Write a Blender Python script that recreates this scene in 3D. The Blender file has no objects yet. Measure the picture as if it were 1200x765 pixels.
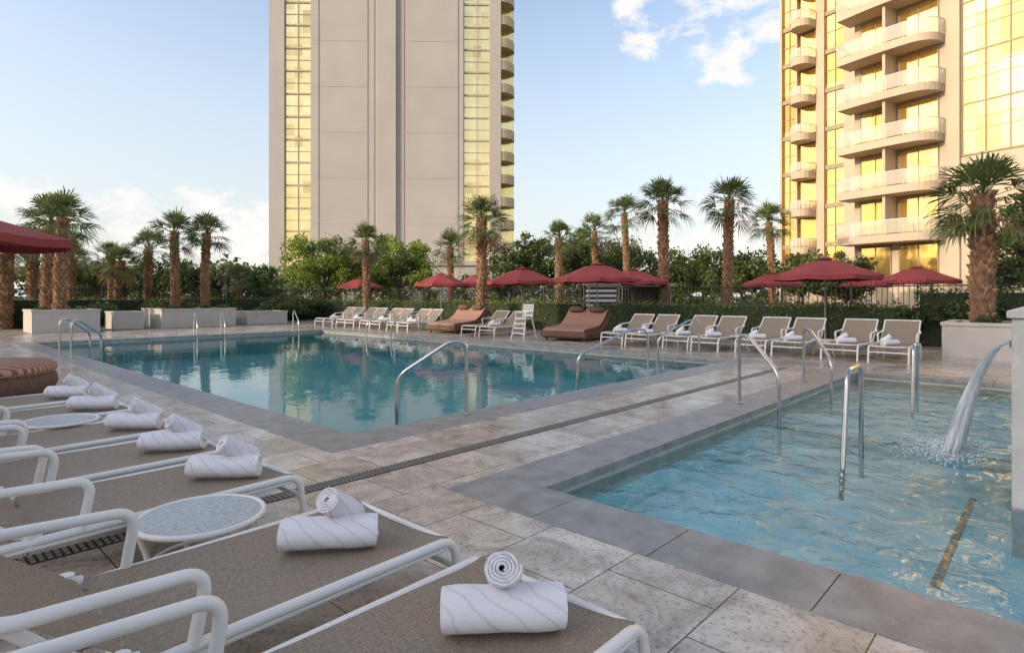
import bpy, math, random
from mathutils import Vector, Matrix, noise
random.seed(11)
scene = bpy.context.scene
R = math.radians
PA = R(47.1)
CA, SA = math.cos(PA), math.sin(PA)
def P(X, Y):
    return (X*CA - Y*SA, X*SA + Y*CA)

# ------------------------------------------------------------------ mesh builder
class MB:
    def __init__(s):
        s.v=[]; s.f=[]; s.m=[]; s.s=[]
    def add(s, verts, faces, mat=0, smooth=False):
        o=len(s.v); s.v.extend([tuple(p) for p in verts])
        for f in faces:
            s.f.append(tuple(i+o for i in f)); s.m.append(mat); s.s.append(smooth)
    def box(s,x0,x1,y0,y1,z0,z1,mat=0):
        v=[(x0,y0,z0),(x1,y0,z0),(x1,y1,z0),(x0,y1,z0),(x0,y0,z1),(x1,y0,z1),(x1,y1,z1),(x0,y1,z1)]
        s.add(v,[(0,3,2,1),(4,5,6,7),(0,1,5,4),(1,2,6,5),(2,3,7,6),(3,0,4,7)],mat)
    def tube(s,path,r,seg=8,mat=0,caps=True):
        pts=[Vector(p) for p in path]; n=len(pts)
        rs=r if isinstance(r,(list,tuple)) else [r]*n
        tan=[]
        for i in range(n):
            a=pts[max(i-1,0)]; b=pts[min(i+1,n-1)]
            t=(b-a); t=t.normalized() if t.length>1e-9 else Vector((0,0,1)); tan.append(t)
        up=Vector((0,0,1)) if abs(tan[0].z)<.9 else Vector((1,0,0))
        nrm=(up-tan[0]*up.dot(tan[0])).normalized()
        vs=[]; fs=[]
        for i in range(n):
            if i>0:
                nrm=nrm-tan[i]*nrm.dot(tan[i]); nrm.normalize()
            bn=tan[i].cross(nrm)
            for k in range(seg):
                a=2*math.pi*k/seg
                vs.append(pts[i]+(nrm*math.cos(a)+bn*math.sin(a))*rs[i])
        for i in range(n-1):
            for k in range(seg):
                k2=(k+1)%seg
                fs.append((i*seg+k,i*seg+k2,(i+1)*seg+k2,(i+1)*seg+k))
        s.add(vs,fs,mat,True)
        if caps:
            s.add(vs[:seg],[tuple(range(seg))[::-1]],mat)
            s.add(vs[-seg:],[tuple(range(seg))],mat)
    def cyl(s,x,y,z0,z1,r0,r1=None,seg=16,mat=0):
        if r1 is None:r1=r0
        s.tube([(x,y,z0),(x,y,z1)],[r0,r1],seg,mat)
    def obj(s,name,mats,loc=(0,0,0),rz=0,parent=None,bevel=0):
        me=bpy.data.meshes.new(name)
        me.from_pydata(s.v,[],s.f)
        for m in mats: me.materials.append(m)
        me.polygons.foreach_set('material_index',s.m)
        me.polygons.foreach_set('use_smooth',s.s)
        me.update()
        return place(me,name,loc,rz,parent,bevel)
def place(me,name,loc=(0,0,0),rz=0,parent=None,bevel=0,scale=1):
    o=bpy.data.objects.new(name,me)
    scene.collection.objects.link(o)
    o.location=loc; o.rotation_euler=(0,0,rz); o.scale=(scale,)*3
    if parent: o.parent=parent
    if bevel:
        b=o.modifiers.new('bevel','BEVEL'); b.width=bevel; b.segments=2; b.limit_method='ANGLE'
    return o
def empty(name,loc=(0,0,0),rz=0):
    o=bpy.data.objects.new(name,None); scene.collection.objects.link(o)
    o.location=loc; o.rotation_euler=(0,0,rz); return o
def rpath(pts,rad,n=5):
    pts=[Vector(p) for p in pts]; out=[pts[0]]
    for i in range(1,len(pts)-1):
        a,b,c=pts[i-1],pts[i],pts[i+1]
        r=min(rad,(a-b).length*.49,(c-b).length*.49)
        p=b+(a-b).normalized()*r; q=b+(c-b).normalized()*r
        for k in range(n+1):
            t=k/n
            out.append(p*(1-t)**2+b*2*t*(1-t)+q*t*t)
    out.append(pts[-1]); return out

# ------------------------------------------------------------------ materials
def newmat(name):
    m=bpy.data.materials.new(name); m.use_nodes=True
    nt=m.node_tree; b=nt.nodes['Principled BSDF']; return m,nt,b
def N(nt,t,**kw):
    n=nt.nodes.new(t)
    for k,v in kw.items(): setattr(n,k,v)
    return n
def C(c): return (c[0],c[1],c[2],1)
def M(name,col,rough=.6,metal=0,col2=None,ns=3,bump=0,bs=40,spec=.5):
    m,nt,b=newmat(name)
    b.inputs['Roughness'].default_value=rough; b.inputs['Metallic'].default_value=metal
    b.inputs['Specular IOR Level'].default_value=spec
    tc=N(nt,'ShaderNodeTexCoord')
    if col2 is None: col2=tuple(c*.82 for c in col)
    nz=N(nt,'ShaderNodeTexNoise'); nz.inputs['Scale'].default_value=ns; nz.inputs['Detail'].default_value=6
    nt.links.new(tc.outputs['Object'],nz.inputs['Vector'])
    rp=N(nt,'ShaderNodeValToRGB'); rp.color_ramp.elements[0].position=.35; rp.color_ramp.elements[1].position=.65
    rp.color_ramp.elements[0].color=C(col2); rp.color_ramp.elements[1].color=C(col)
    nt.links.new(nz.outputs['Fac'],rp.inputs['Fac']); nt.links.new(rp.outputs['Color'],b.inputs['Base Color'])
    if bump:
        n2=N(nt,'ShaderNodeTexNoise'); n2.inputs['Scale'].default_value=bs; n2.inputs['Detail'].default_value=4
        nt.links.new(tc.outputs['Object'],n2.inputs['Vector'])
        bp=N(nt,'ShaderNodeBump'); bp.inputs['Strength'].default_value=bump; bp.inputs['Distance'].default_value=.02
        nt.links.new(n2.outputs['Fac'],bp.inputs['Height']); nt.links.new(bp.outputs['Normal'],b.inputs['Normal'])
    return m
def deck_mat():
    m,nt,b=newmat('travertine_deck')
    tc=N(nt,'ShaderNodeTexCoord'); L=nt.links.new
    br=N(nt,'ShaderNodeTexBrick'); br.offset=.5
    br.inputs['Scale'].default_value=1; br.inputs['Brick Width'].default_value=.61; br.inputs['Row Height'].default_value=.61
    br.inputs['Mortar Size'].default_value=.005; br.inputs['Mortar Smooth'].default_value=.3
    br.inputs['Color1'].default_value=(.60,.545,.485,1); br.inputs['Color2'].default_value=(.41,.36,.315,1)
    br.inputs['Mortar'].default_value=(.09,.075,.065,1)
    L(tc.outputs['Object'],br.inputs['Vector'])
    n1=N(nt,'ShaderNodeTexNoise'); n1.inputs['Scale'].default_value=2.6; n1.inputs['Detail'].default_value=9; n1.inputs['Roughness'].default_value=.68; n1.inputs['Distortion'].default_value=1.4
    L(tc.outputs['Object'],n1.inputs['Vector'])
    r1=N(nt,'ShaderNodeValToRGB'); r1.color_ramp.elements[0].position=.36; r1.color_ramp.elements[0].color=(.58,.53,.48,1)
    r1.color_ramp.elements[1].position=.60; r1.color_ramp.elements[1].color=(1.14,1.12,1.09,1)
    L(n1.outputs['Fac'],r1.inputs['Fac'])
    mx=N(nt,'ShaderNodeMixRGB',blend_type='MULTIPLY'); mx.inputs['Fac'].default_value=1
    L(br.outputs['Color'],mx.inputs['Color1']); L(r1.outputs['Color'],mx.inputs['Color2'])
    v=N(nt,'ShaderNodeTexNoise'); v.inputs['Scale'].default_value=38; v.inputs['Detail'].default_value=5
    L(tc.outputs['Object'],v.inputs['Vector'])
    r2=N(nt,'ShaderNodeValToRGB'); r2.color_ramp.elements[0].position=.34; r2.color_ramp.elements[0].color=(.45,.4,.36,1)
    r2.color_ramp.elements[1].position=.46; r2.color_ramp.elements[1].color=(1,1,1,1)
    L(v.outputs['Fac'],r2.inputs['Fac'])
    m2=N(nt,'ShaderNodeMixRGB',blend_type='MULTIPLY'); m2.inputs['Fac'].default_value=.7
    L(mx.outputs['Color'],m2.inputs['Color1']); L(r2.outputs['Color'],m2.inputs['Color2'])
    L(m2.outputs['Color'],b.inputs['Base Color'])
    n3=N(nt,'ShaderNodeTexNoise'); n3.inputs['Scale'].default_value=.9; n3.inputs['Detail'].default_value=5
    L(tc.outputs['Object'],n3.inputs['Vector'])
    mr=N(nt,'ShaderNodeMapRange'); mr.inputs['From Min'].default_value=.3; mr.inputs['From Max'].default_value=.7
    mr.inputs['To Min'].default_value=.12; mr.inputs['To Max'].default_value=.38
    L(n3.outputs['Fac'],mr.inputs['Value']); L(mr.outputs['Result'],b.inputs['Roughness'])
    bp=N(nt,'ShaderNodeBump'); bp.inputs['Strength'].default_value=.25; bp.inputs['Distance'].default_value=.006
    ad=N(nt,'ShaderNodeMath',operation='SUBTRACT'); L(v.outputs['Fac'],ad.inputs[0]); L(br.outputs['Fac'],ad.inputs[1])
    L(ad.outputs[0],bp.inputs['Height']); L(bp.outputs['Normal'],b.inputs['Normal'])
    return m
def water_mat(name,tint,scale,strength,dist,ior=1.33):
    m=bpy.data.materials.new(name); m.use_nodes=True; nt=m.node_tree; nt.nodes.clear(); L=nt.links.new
    out=N(nt,'ShaderNodeOutputMaterial'); mix=N(nt,'ShaderNodeMixShader'); tr=N(nt,'ShaderNodeBsdfTransparent'); gl=N(nt,'ShaderNodeBsdfGlossy')
    tr.inputs['Color'].default_value=C(tint); gl.inputs['Roughness'].default_value=.015
    fr=N(nt,'ShaderNodeFresnel'); fr.inputs['IOR'].default_value=ior
    tc=N(nt,'ShaderNodeTexCoord'); 
    n1=N(nt,'ShaderNodeTexNoise'); n1.inputs['Scale'].default_value=scale; n1.inputs['Detail'].default_value=3; n1.inputs['Distortion'].default_value=.8
    n2=N(nt,'ShaderNodeTexNoise'); n2.inputs['Scale'].default_value=scale*.23; n2.inputs['Detail'].default_value=2
    L(tc.outputs['Object'],n1.inputs['Vector']); L(tc.outputs['Object'],n2.inputs['Vector'])
    ad=N(nt,'ShaderNodeMath',operation='MULTIPLY_ADD'); ad.inputs[1].default_value=2.2
    L(n2.outputs['Fac'],ad.inputs[0]); L(n1.outputs['Fac'],ad.inputs[2])
    bp=N(nt,'ShaderNodeBump'); bp.inputs['Strength'].default_value=strength; bp.inputs['Distance'].default_value=dist
    L(ad.outputs[0],bp.inputs['Height'])
    L(bp.outputs['Normal'],gl.inputs['Normal']); L(bp.outputs['Normal'],fr.inputs['Normal'])
    L(fr.outputs[0],mix.inputs[0]); L(tr.outputs[0],mix.inputs[1]); L(gl.outputs[0],mix.inputs[2]); L(mix.outputs[0],out.inputs['Surface'])
    return m
def tile_mat(name,c1,c2,mortar,w):
    m,nt,b=newmat(name); L=nt.links.new
    tc=N(nt,'ShaderNodeTexCoord'); br=N(nt,'ShaderNodeTexBrick'); br.offset=0
    br.inputs['Scale'].default_value=1; br.inputs['Brick Width'].default_value=w; br.inputs['Row Height'].default_value=w; br.inputs['Mortar Size'].default_value=w*.04
    br.inputs['Color1'].default_value=C(c1); br.inputs['Color2'].default_value=C(c2); br.inputs['Mortar'].default_value=C(mortar)
    sp=N(nt,'ShaderNodeSeparateXYZ'); cb=N(nt,'ShaderNodeCombineXYZ'); ad=N(nt,'ShaderNodeMath',operation='ADD')
    L(tc.outputs['Object'],sp.inputs[0]); L(sp.outputs[0],ad.inputs[0]); L(sp.outputs[1],ad.inputs[1]); L(ad.outputs[0],cb.inputs[0]); L(sp.outputs[2],cb.inputs[1])
    L(cb.outputs[0],br.inputs['Vector']); L(br.outputs['Color'],b.inputs['Base Color']); b.inputs['Roughness'].default_value=.25
    return m
def pane_mat(name,c1,c2,cellw,cellh,metal=.85,rough=.08,dark=.25):
    m,nt,b=newmat(name); L=nt.links.new
    tc=N(nt,'ShaderNodeTexCoord'); sp=N(nt,'ShaderNodeSeparateXYZ'); L(tc.outputs['Object'],sp.inputs[0])
    def fl(o,w):
        d=N(nt,'ShaderNodeMath',operation='DIVIDE'); d.inputs[1].default_value=w; L(o,d.inputs[0])
        f=N(nt,'ShaderNodeMath',operation='FLOOR'); L(d.outputs[0],f.inputs[0]); return f.outputs[0]
    cb=N(nt,'ShaderNodeCombineXYZ'); L(fl(sp.outputs[0],cellw),cb.inputs[0]); L(fl(sp.outputs[2],cellh),cb.inputs[1])
    wn=N(nt,'ShaderNodeTexWhiteNoise',noise_dimensions='3D'); L(cb.outputs[0],wn.inputs['Vector'])
    rp=N(nt,'ShaderNodeValToRGB'); rp.color_ramp.elements[0].color=C([c*dark for c in c2]); rp.color_ramp.elements[0].position=0
    rp.color_ramp.elements[1].color=C(c1); rp.color_ramp.elements[1].position=1
    e=rp.color_ramp.elements.new(.2); e.color=C(c2)
    L(wn.outputs['Value'],rp.inputs['Fac']); L(rp.outputs['Color'],b.inputs['Base Color'])
    b.inputs['Metallic'].default_value=metal; b.inputs['Roughness'].default_value=rough
    n=N(nt,'ShaderNodeTexNoise'); n.inputs['Scale'].default_value=.6; L(tc.outputs['Object'],n.inputs['Vector'])
    bp=N(nt,'ShaderNodeBump'); bp.inputs['Strength'].default_value=.3; bp.inputs['Distance'].default_value=.05; L(n.outputs['Fac'],bp.inputs['Height']); L(bp.outputs['Normal'],b.inputs['Normal'])
    return m
def leaf_mat(name,c1,c2,ns=1.5):
    m,nt,b=newmat(name); L=nt.links.new
    tc=N(nt,'ShaderNodeTexCoord'); n=N(nt,'ShaderNodeTexNoise'); n.inputs['Scale'].default_value=ns; n.inputs['Detail'].default_value=5
    L(tc.outputs['Object'],n.inputs['Vector'])
    rp=N(nt,'ShaderNodeValToRGB'); rp.color_ramp.elements[0].position=.35; rp.color_ramp.elements[1].position=.65
    rp.color_ramp.elements[0].color=C(c1); rp.color_ramp.elements[1].color=C(c2)
    L(n.outputs['Fac'],rp.inputs['Fac']); L(rp.outputs['Color'],b.inputs['Base Color']); b.inputs['Roughness'].default_value=.55
    tl=N(nt,'ShaderNodeBsdfTranslucent'); L(rp.outputs['Color'],tl.inputs['Color'])
    mx=N(nt,'ShaderNodeMixShader'); mx.inputs[0].default_value=.35
    out=nt.nodes['Material Output']; L(b.outputs[0],mx.inputs[1]); L(tl.outputs[0],mx.inputs[2]); L(mx.outputs[0],out.inputs['Surface'])
    return m
def stripe_mat(name,c1,c2,scale,axis='X',rough=.8):
    m,nt,b=newmat(name); L=nt.links.new
    tc=N(nt,'ShaderNodeTexCoord'); w=N(nt,'ShaderNodeTexWave',wave_type='BANDS',bands_direction=axis); w.inputs['Scale'].default_value=scale
    L(tc.outputs['Object'],w.inputs['Vector']); rp=N(nt,'ShaderNodeValToRGB'); rp.color_ramp.interpolation='CONSTANT'
    rp.color_ramp.elements[0].color=C(c1); rp.color_ramp.elements[1].color=C(c2); rp.color_ramp.elements[1].position=.5
    L(w.outputs['Color'],rp.inputs['Fac']); L(rp.outputs['Color'],b.inputs['Base Color']); b.inputs['Roughness'].default_value=rough
    return m
def sling_mat():
    m,nt,b=newmat('sling_mesh_fabric'); L=nt.links.new
    tc=N(nt,'ShaderNodeTexCoord'); sp=N(nt,'ShaderNodeTexChecker'); sp.inputs['Scale'].default_value=240
    sp.inputs['Color1'].default_value=(.34,.275,.20,1); sp.inputs['Color2'].default_value=(.21,.165,.12,1)
    L(tc.outputs['Object'],sp.inputs['Vector'])
    n=N(nt,'ShaderNodeTexNoise'); n.inputs['Scale'].default_value=90; n.inputs['Detail'].default_value=3; L(tc.outputs['Object'],n.inputs['Vector'])
    rp=N(nt,'ShaderNodeValToRGB'); rp.color_ramp.elements[0].color=(.7,.7,.7,1); rp.color_ramp.elements[1].color=(1.2,1.2,1.2,1); rp.color_ramp.elements[0].position=.3; rp.color_ramp.elements[1].position=.7
    L(n.outputs['Fac'],rp.inputs['Fac'])
    mx=N(nt,'ShaderNodeMixRGB',blend_type='MULTIPLY'); mx.inputs['Fac'].default_value=1; L(sp.outputs['Color'],mx.inputs['Color1']); L(rp.outputs['Color'],mx.inputs['Color2'])
    L(mx.outputs['Color'],b.inputs['Base Color']); b.inputs['Roughness'].default_value=.6; b.inputs['Specular IOR Level'].default_value=.3
    bp=N(nt,'ShaderNodeBump'); bp.inputs['Strength'].default_value=.3; bp.inputs['Distance'].default_value=.002; L(n.outputs['Fac'],bp.inputs['Height']); L(bp.outputs['Normal'],b.inputs['Normal'])
    return m
def towel_mat():
    m,nt,b=newmat('towel_terry'); L=nt.links.new
    tc=N(nt,'ShaderNodeTexCoord'); w=N(nt,'ShaderNodeTexWave',wave_type='BANDS',bands_direction='DIAGONAL'); w.inputs['Scale'].default_value=6; w.inputs['Distortion'].default_value=7; w.inputs['Detail'].default_value=1.0; w.inputs['Detail Scale'].default_value=.8
    L(tc.outputs['Object'],w.inputs['Vector']); rp=N(nt,'ShaderNodeValToRGB')
    rp.color_ramp.elements[0].color=(.69,.66,.69,1); rp.color_ramp.elements[0].position=.0; rp.color_ramp.elements[1].color=(.80,.78,.80,1); rp.color_ramp.elements[1].position=.10
    L(w.outputs['Fac'],rp.inputs['Fac']); L(rp.outputs['Color'],b.inputs['Base Color']); b.inputs['Roughness'].default_value=.95; b.inputs['Specular IOR Level'].default_value=.1
    b.inputs['Sheen Weight'].default_value=.15
    n=N(nt,'ShaderNodeTexNoise'); n.inputs['Scale'].default_value=260; n.inputs['Detail'].default_value=4; L(tc.outputs['Object'],n.inputs['Vector'])
    mu=N(nt,'ShaderNodeMath',operation='MULTIPLY'); mu.inputs[1].default_value=5; L(rp.outputs['Color'],mu.inputs[0])
    ad=N(nt,'ShaderNodeMath',operation='MULTIPLY_ADD'); ad.inputs[1].default_value=1.6; L(n.outputs['Fac'],ad.inputs[0]); L(mu.outputs[0],ad.inputs[2])
    bp=N(nt,'ShaderNodeBump'); bp.inputs['Strength'].default_value=.6; bp.inputs['Distance'].default_value=.004; L(ad.outputs[0],bp.inputs['Height']); L(bp.outputs['Normal'],b.inputs['Normal'])
    return m
DECK=deck_mat()
COPE=M('coping_stone',(.31,.305,.295),.34,col2=(.20,.198,.195),ns=5,bump=.35,bs=60)
GRATE=M('drain_grate',(.05,.045,.04),.5,.3)
POOLF=M('pool_plaster',(.38,.84,.82),.8,col2=(.30,.76,.76),ns=.35)
POOLW=tile_mat('pool_waterline_tile',(.42,.46,.43),(.32,.37,.36),(.5,.5,.47),.15)
SPATILE=tile_mat('spa_waterline_tile',(.56,.50,.40),(.47,.42,.33),(.5,.47,.42),.15)
SPAF=M('spa_plaster',(.68,.95,.92),.8,col2=(.38,.78,.80),ns=2.2)
MOSAIC=M('mosaic_band',(.50,.50,.40),.5,col2=(.20,.16,.10),ns=38)
WATER1=water_mat('pool_water',(.84,.985,.98),2.0,.065,.06,1.42)
WATER2=water_mat('spa_water',(.91,.985,.985),4.2,.75,.06,1.36)
WHITE=M('white_powdercoat',(.80,.78,.74),.35,col2=(.75,.725,.68))
SLING=sling_mat(); TOWEL=towel_mat()
STEEL=M('stainless_steel',(.62,.62,.63),.16,1.0)
GLASSTOP=M('table_top_pebbled',(.50,.54,.54),.25,col2=(.34,.38,.38),ns=60,bump=.5,bs=60)
STUCCO=M('tower_stucco',(.50,.465,.425),.85,col2=(.465,.43,.39),ns=.25,bump=.1,bs=8)
STUCCO2=M('tower_stucco_warm',(.57,.47,.345),.85,col2=(.51,.42,.31),ns=.3)
JOINT=M('tower_joint',(.34,.31,.28),.9)
FRAME=M('window_frame_bronze',(.36,.29,.17),.5)
GOLD=pane_mat('gold_glass',(1.0,.82,.42),(.92,.70,.30),1.1,1.55,metal=.8,rough=.12,dark=.75)
GOLD2=pane_mat('gold_glass_curtain',(1.0,.72,.27),(.80,.53,.16),1.2,3.1,dark=.55)
PLANTER=M('planter_stucco',(.54,.51,.47),.8,col2=(.48,.45,.41),ns=2,bump=.2)
BARK=M('palm_trunk',(.26,.145,.085),.9,col2=(.11,.06,.035),ns=9,bump=.6,bs=20)
BOOT=M('palm_boot',(.46,.26,.14),.85,col2=(.17,.095,.05),ns=6)
PALML=leaf_mat('palm_leaf',(.08,.12,.035),(.18,.23,.075),3)
PALMD=leaf_mat('palm_dry_leaf',(.24,.17,.08),(.34,.25,.13),3)
LEAFB=leaf_mat('leaf_bright',(.17,.26,.03),(.34,.41,.07),.9)
LEAFM=leaf_mat('leaf_mid',(.08,.125,.03),(.16,.215,.055),.9)
LEAFD=leaf_mat('leaf_dark',(.03,.05,.02),(.07,.105,.035),.9)
TBARK=M('tree_bark',(.16,.11,.08),.9)
REDC=M('umbrella_canvas',(.33,.05,.052),.85,col2=(.25,.04,.042),ns=1.5)
POLE=M('umbrella_pole',(.30,.26,.22),.5)
WICK=M('wicker_brown',(.17,.10,.065),.7,col2=(.09,.05,.035),ns=40,bump=.8,bs=60)
CUSH=stripe_mat('striped_cushion',(.44,.30,.22),(.26,.09,.06),5.5,'Y')
BW=stripe_mat('striped_fabric',(.03,.03,.03),(.62,.6,.57),1.55,'Z')
DARKM=M('black_iron',(.02,.02,.02),.5)
GREYW=M('cabana_grey',(.24,.23,.22),.8)
GROUND=M('desert_ground',(.22,.19,.15),.9,ns=.1)
LAWN=M('planting_soil',(.10,.08,.06),.95)
WALLW=M('spa_wall_stone',(.64,.61,.57),.7,col2=(.57,.54,.50),ns=5,bump=.3)

# ------------------------------------------------------------------ ground, deck
def cells(mb,xs,ys,holes,z,mat=0):
    for i in range(len(xs)-1):
        for j in range(len(ys)-1):
            cx=(xs[i]+xs[i+1])/2; cy=(ys[j]+ys[j+1])/2
            if any(h[0]<cx<h[1] and h[2]<cy<h[3] for h in holes): continue
            mb.add([(xs[i],ys[j],z),(xs[i+1],ys[j],z),(xs[i+1],ys[j+1],z),(xs[i],ys[j+1],z)],[(0,1,2,3)],mat)
CW=.52
P1=(3.5,13.6,5.65,24.2)
P2=(3.55,13.2,-3.0,3.0)
def outer(p): return (p[0]-CW+.01,p[1]+CW-.01,p[2]-CW+.01,p[3]+CW-.01)
O1=outer(P1);O2=outer(P2)
DK=(-14,20,-14,30)
mb=MB(); cells(mb,sorted([DK[0],DK[1],O1[0],O1[1],O2[0],O2[1]]),sorted([DK[2],DK[3],O1[2],O1[3],O2[2],O2[3]]),[O1,O2],0)
mb.obj('pool_deck',[DECK],rz=PA)
mb=MB(); cells(mb,[-4000,DK[0],DK[1],4000],[-4000,DK[2],DK[3],4000],[DK],-.004)
mb.obj('ground',[GROUND],rz=PA)
def coping(name,p):
    mb=MB(); x0,x1,y0,y1=p; g=.005
    def run(a,b,fn):
        n=max(1,round((b-a)/.92)); w=(b-a)/n
        for i in range(n): fn(a+i*w+g/2,a+(i+1)*w-g/2,.006+random.uniform(-.0012,.0012))
    ov=.03
    run(y0-CW,y1+CW,lambda a,b,t:mb.box(x0-CW,x0+ov,a,b,-.07,t))
    run(y0-CW,y1+CW,lambda a,b,t:mb.box(x1-ov,x1+CW,a,b,-.07,t))
    run(x0+ov+g,x1-ov-g,lambda a,b,t:mb.box(a,b,y0-CW,y0+ov,-.07,t))
    run(x0+ov+g,x1-ov-g,lambda a,b,t:mb.box(a,b,y1-ov,y1+CW,-.07,t))
    mb.obj(name,[COPE],rz=PA,bevel=.006)
def basin(name,p,depth,mats,extra=None):
    mb=MB(); x0,x1,y0,y1=p; zt=-.072; zb=-.26
    def ring(za,zc,mat):
        mb.add([(x0,y0,za),(x0,y1,za),(x0,y1,zc),(x0,y0,zc)],[(0,1,2,3)],mat)
        mb.add([(x1,y0,za),(x1,y1,za),(x1,y1,zc),(x1,y0,zc)],[(3,2,1,0)],mat)
        mb.add([(x0,y0,za),(x1,y0,za),(x1,y0,zc),(x0,y0,zc)],[(3,2,1,0)],mat)
        mb.add([(x0,y1,za),(x1,y1,za),(x1,y1,zc),(x0,y1,zc)],[(0,1,2,3)],mat)
    ring(zt,zb,1); ring(zb,-depth,0)
    mb.add([(x0,y0,-depth),(x1,y0,-depth),(x1,y1,-depth),(x0,y1,-depth)],[(0,1,2,3)],0)
    if extra: extra(mb)
    return mb.obj(name,mats,rz=PA)
coping('pool_coping',P1); coping('spa_coping',P2)
def ex1(mb):
    for i,z in enumerate((-.33,-.50,-.67)):
        mb.box(5.3,8.2,P1[2]+.002,P1[2]+.35*(i+1),-.84,z+(-.001*i),0)
basin('swimming_pool',P1,.85,[POOLF,POOLW],ex1)
def ex2(mb):
    mb.box(8.6,13.19,P2[2]+.005,2.995,-.499,-.34,0)
    mb.box(8.60,8.66,P2[2]+.01,2.99,-.339,-.337,2)
    mb.box(4.95,7.4,.62,.68,-.499,-.497,2)
    mb.box(3.552,3.90,P2[2]+.005,2.995,-.498,-.36,0)
basin('spa_pool',P2,.5,[SPAF,SPATILE,MOSAIC],ex2)
WZ=-.12
mb=MB(); p=P1; mb.add([(p[0],p[2],WZ),(p[1],p[2],WZ),(p[1],p[3],WZ),(p[0],p[3],WZ)],[(0,1,2,3)]); mb.obj('pool_water',[WATER1],rz=PA)
mb=MB(); p=P2; st=.05; nx=int((p[1]-p[0])/st); ny=int((p[3]-p[2])/st); vs=[];fs=[]
for i in range(nx+1):
    for j in range(ny+1):
        x=p[0]+(p[1]-p[0])*i/nx; y=p[2]+(p[3]-p[2])*j/ny
        r=math.hypot(x-7.7,y-.86)
        z=WZ+.010*noise.noise(Vector((x*2.1,y*2.1,0)))+.007*noise.noise(Vector((x*4.6,y*4.6,5)))+.010*math.exp(-r*.9)*math.sin(r*17)
        vs.append((x,y,z))
for i in range(nx):
    for j in range(ny):
        a=i*(ny+1)+j; fs.append((a,a+ny+1,a+ny+2,a+1))
mb.add(vs,fs,0,True); mb.obj('spa_water',[WATER2],rz=PA)
mb=MB(); mb.box(-3,13,4.22,4.38,-.05,.003,1)
x=-3
while x<13:
    for yy in (4.235,4.285,4.335):
        mb.box(x,x+.022,yy,yy+.035,.003,.007,0)
    x+=.04
mb.obj('drain_grate',[M('grate_slats',(.28,.25,.22),.6),GRATE],rz=PA)
tcv=bpy.data.curves.new('depth_marker','FONT'); tcv.body='3.6'; tcv.size=.26; tcv.materials.append(DARKM)
to=bpy.data.objects.new('depth_marker',tcv); scene.collection.objects.link(to); to.location=(*P(13.36,2.2),.010); to.rotation_euler=(0,0,PA-math.pi/2)

# ------------------------------------------------------------------ lounger
def lounger_mesh():
    mb=MB(); hw=.385; r=.021
    for s in (-1,1):
        y=s*hw
        mb.tube(rpath([(.06,y,0.0),(.10,y,.355),(1.83,y,.375),(1.88,y,0)],.09,6),r,10,0)
        mb.tube(rpath([(.55,y*.955,.385),(.44,y*.955,.40),(-.08,y*.955,.90)],.12,6),r*.9,10,0)
        mb.tube(rpath([(.70,y,.36),(.745,y*1.03,.60),(.22,y*1.05,.625),(.13,y*.97,.66)],.085,7),.022,10,0)
        mb.tube([(1.78,y,.345),(.14,y,.325)],.011,8,0)
        mb.tube([(.50,y*.97,.33),(.50,y*.97,.42)],.028,10,0)
    for (xx,zz) in ((1.845,.24),(1.80,.368),(.09,.26),(.52,.35)):
        mb.tube([(xx,-hw,zz),(xx,hw,zz)],r*.8,8,0)
    mb.tube(rpath([(-.05,-hw*.955,.87),(-.08,-hw*.955,.90),(-.08,hw*.955,.90),(-.05,hw*.955,.87)],.05,5),r*.9,8,0)
    def sheet(prof,w,sag):
        ny=8; vs=[];fs=[]
        for (x,z) in prof:
            for j in range(ny+1):
                t=-1+2*j/ny; vs.append((x,t*w,z-sag*(1-t*t)))
        for i in range(len(prof)-1):
            for j in range(ny):
                a=i*(ny+1)+j; fs.append((a,a+1,a+ny+2,a+ny+1))
        mb.add(vs,fs,1,True)
    sheet([(.55+i*.125,.388-(.006 if 0<i<10 else 0)) for i in range(11)]+[(1.818,.372),(1.815,.355)],hw-.01,.022)
    sheet([(.53-.61*i/8,.392+.515*i/8-.02*math.sin(math.pi*i/8)) for i in range(9)],hw*.94,.02)
    me=bpy.data.meshes.new('chaise_lounge'); me.from_pydata(mb.v,[],mb.f)
    for m in (WHITE,SLING): me.materials.append(m)
    me.polygons.foreach_set('material_index',mb.m); me.polygons.foreach_set('use_smooth',mb.s); me.update()
    return me
LM=lounger_mesh()
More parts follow.
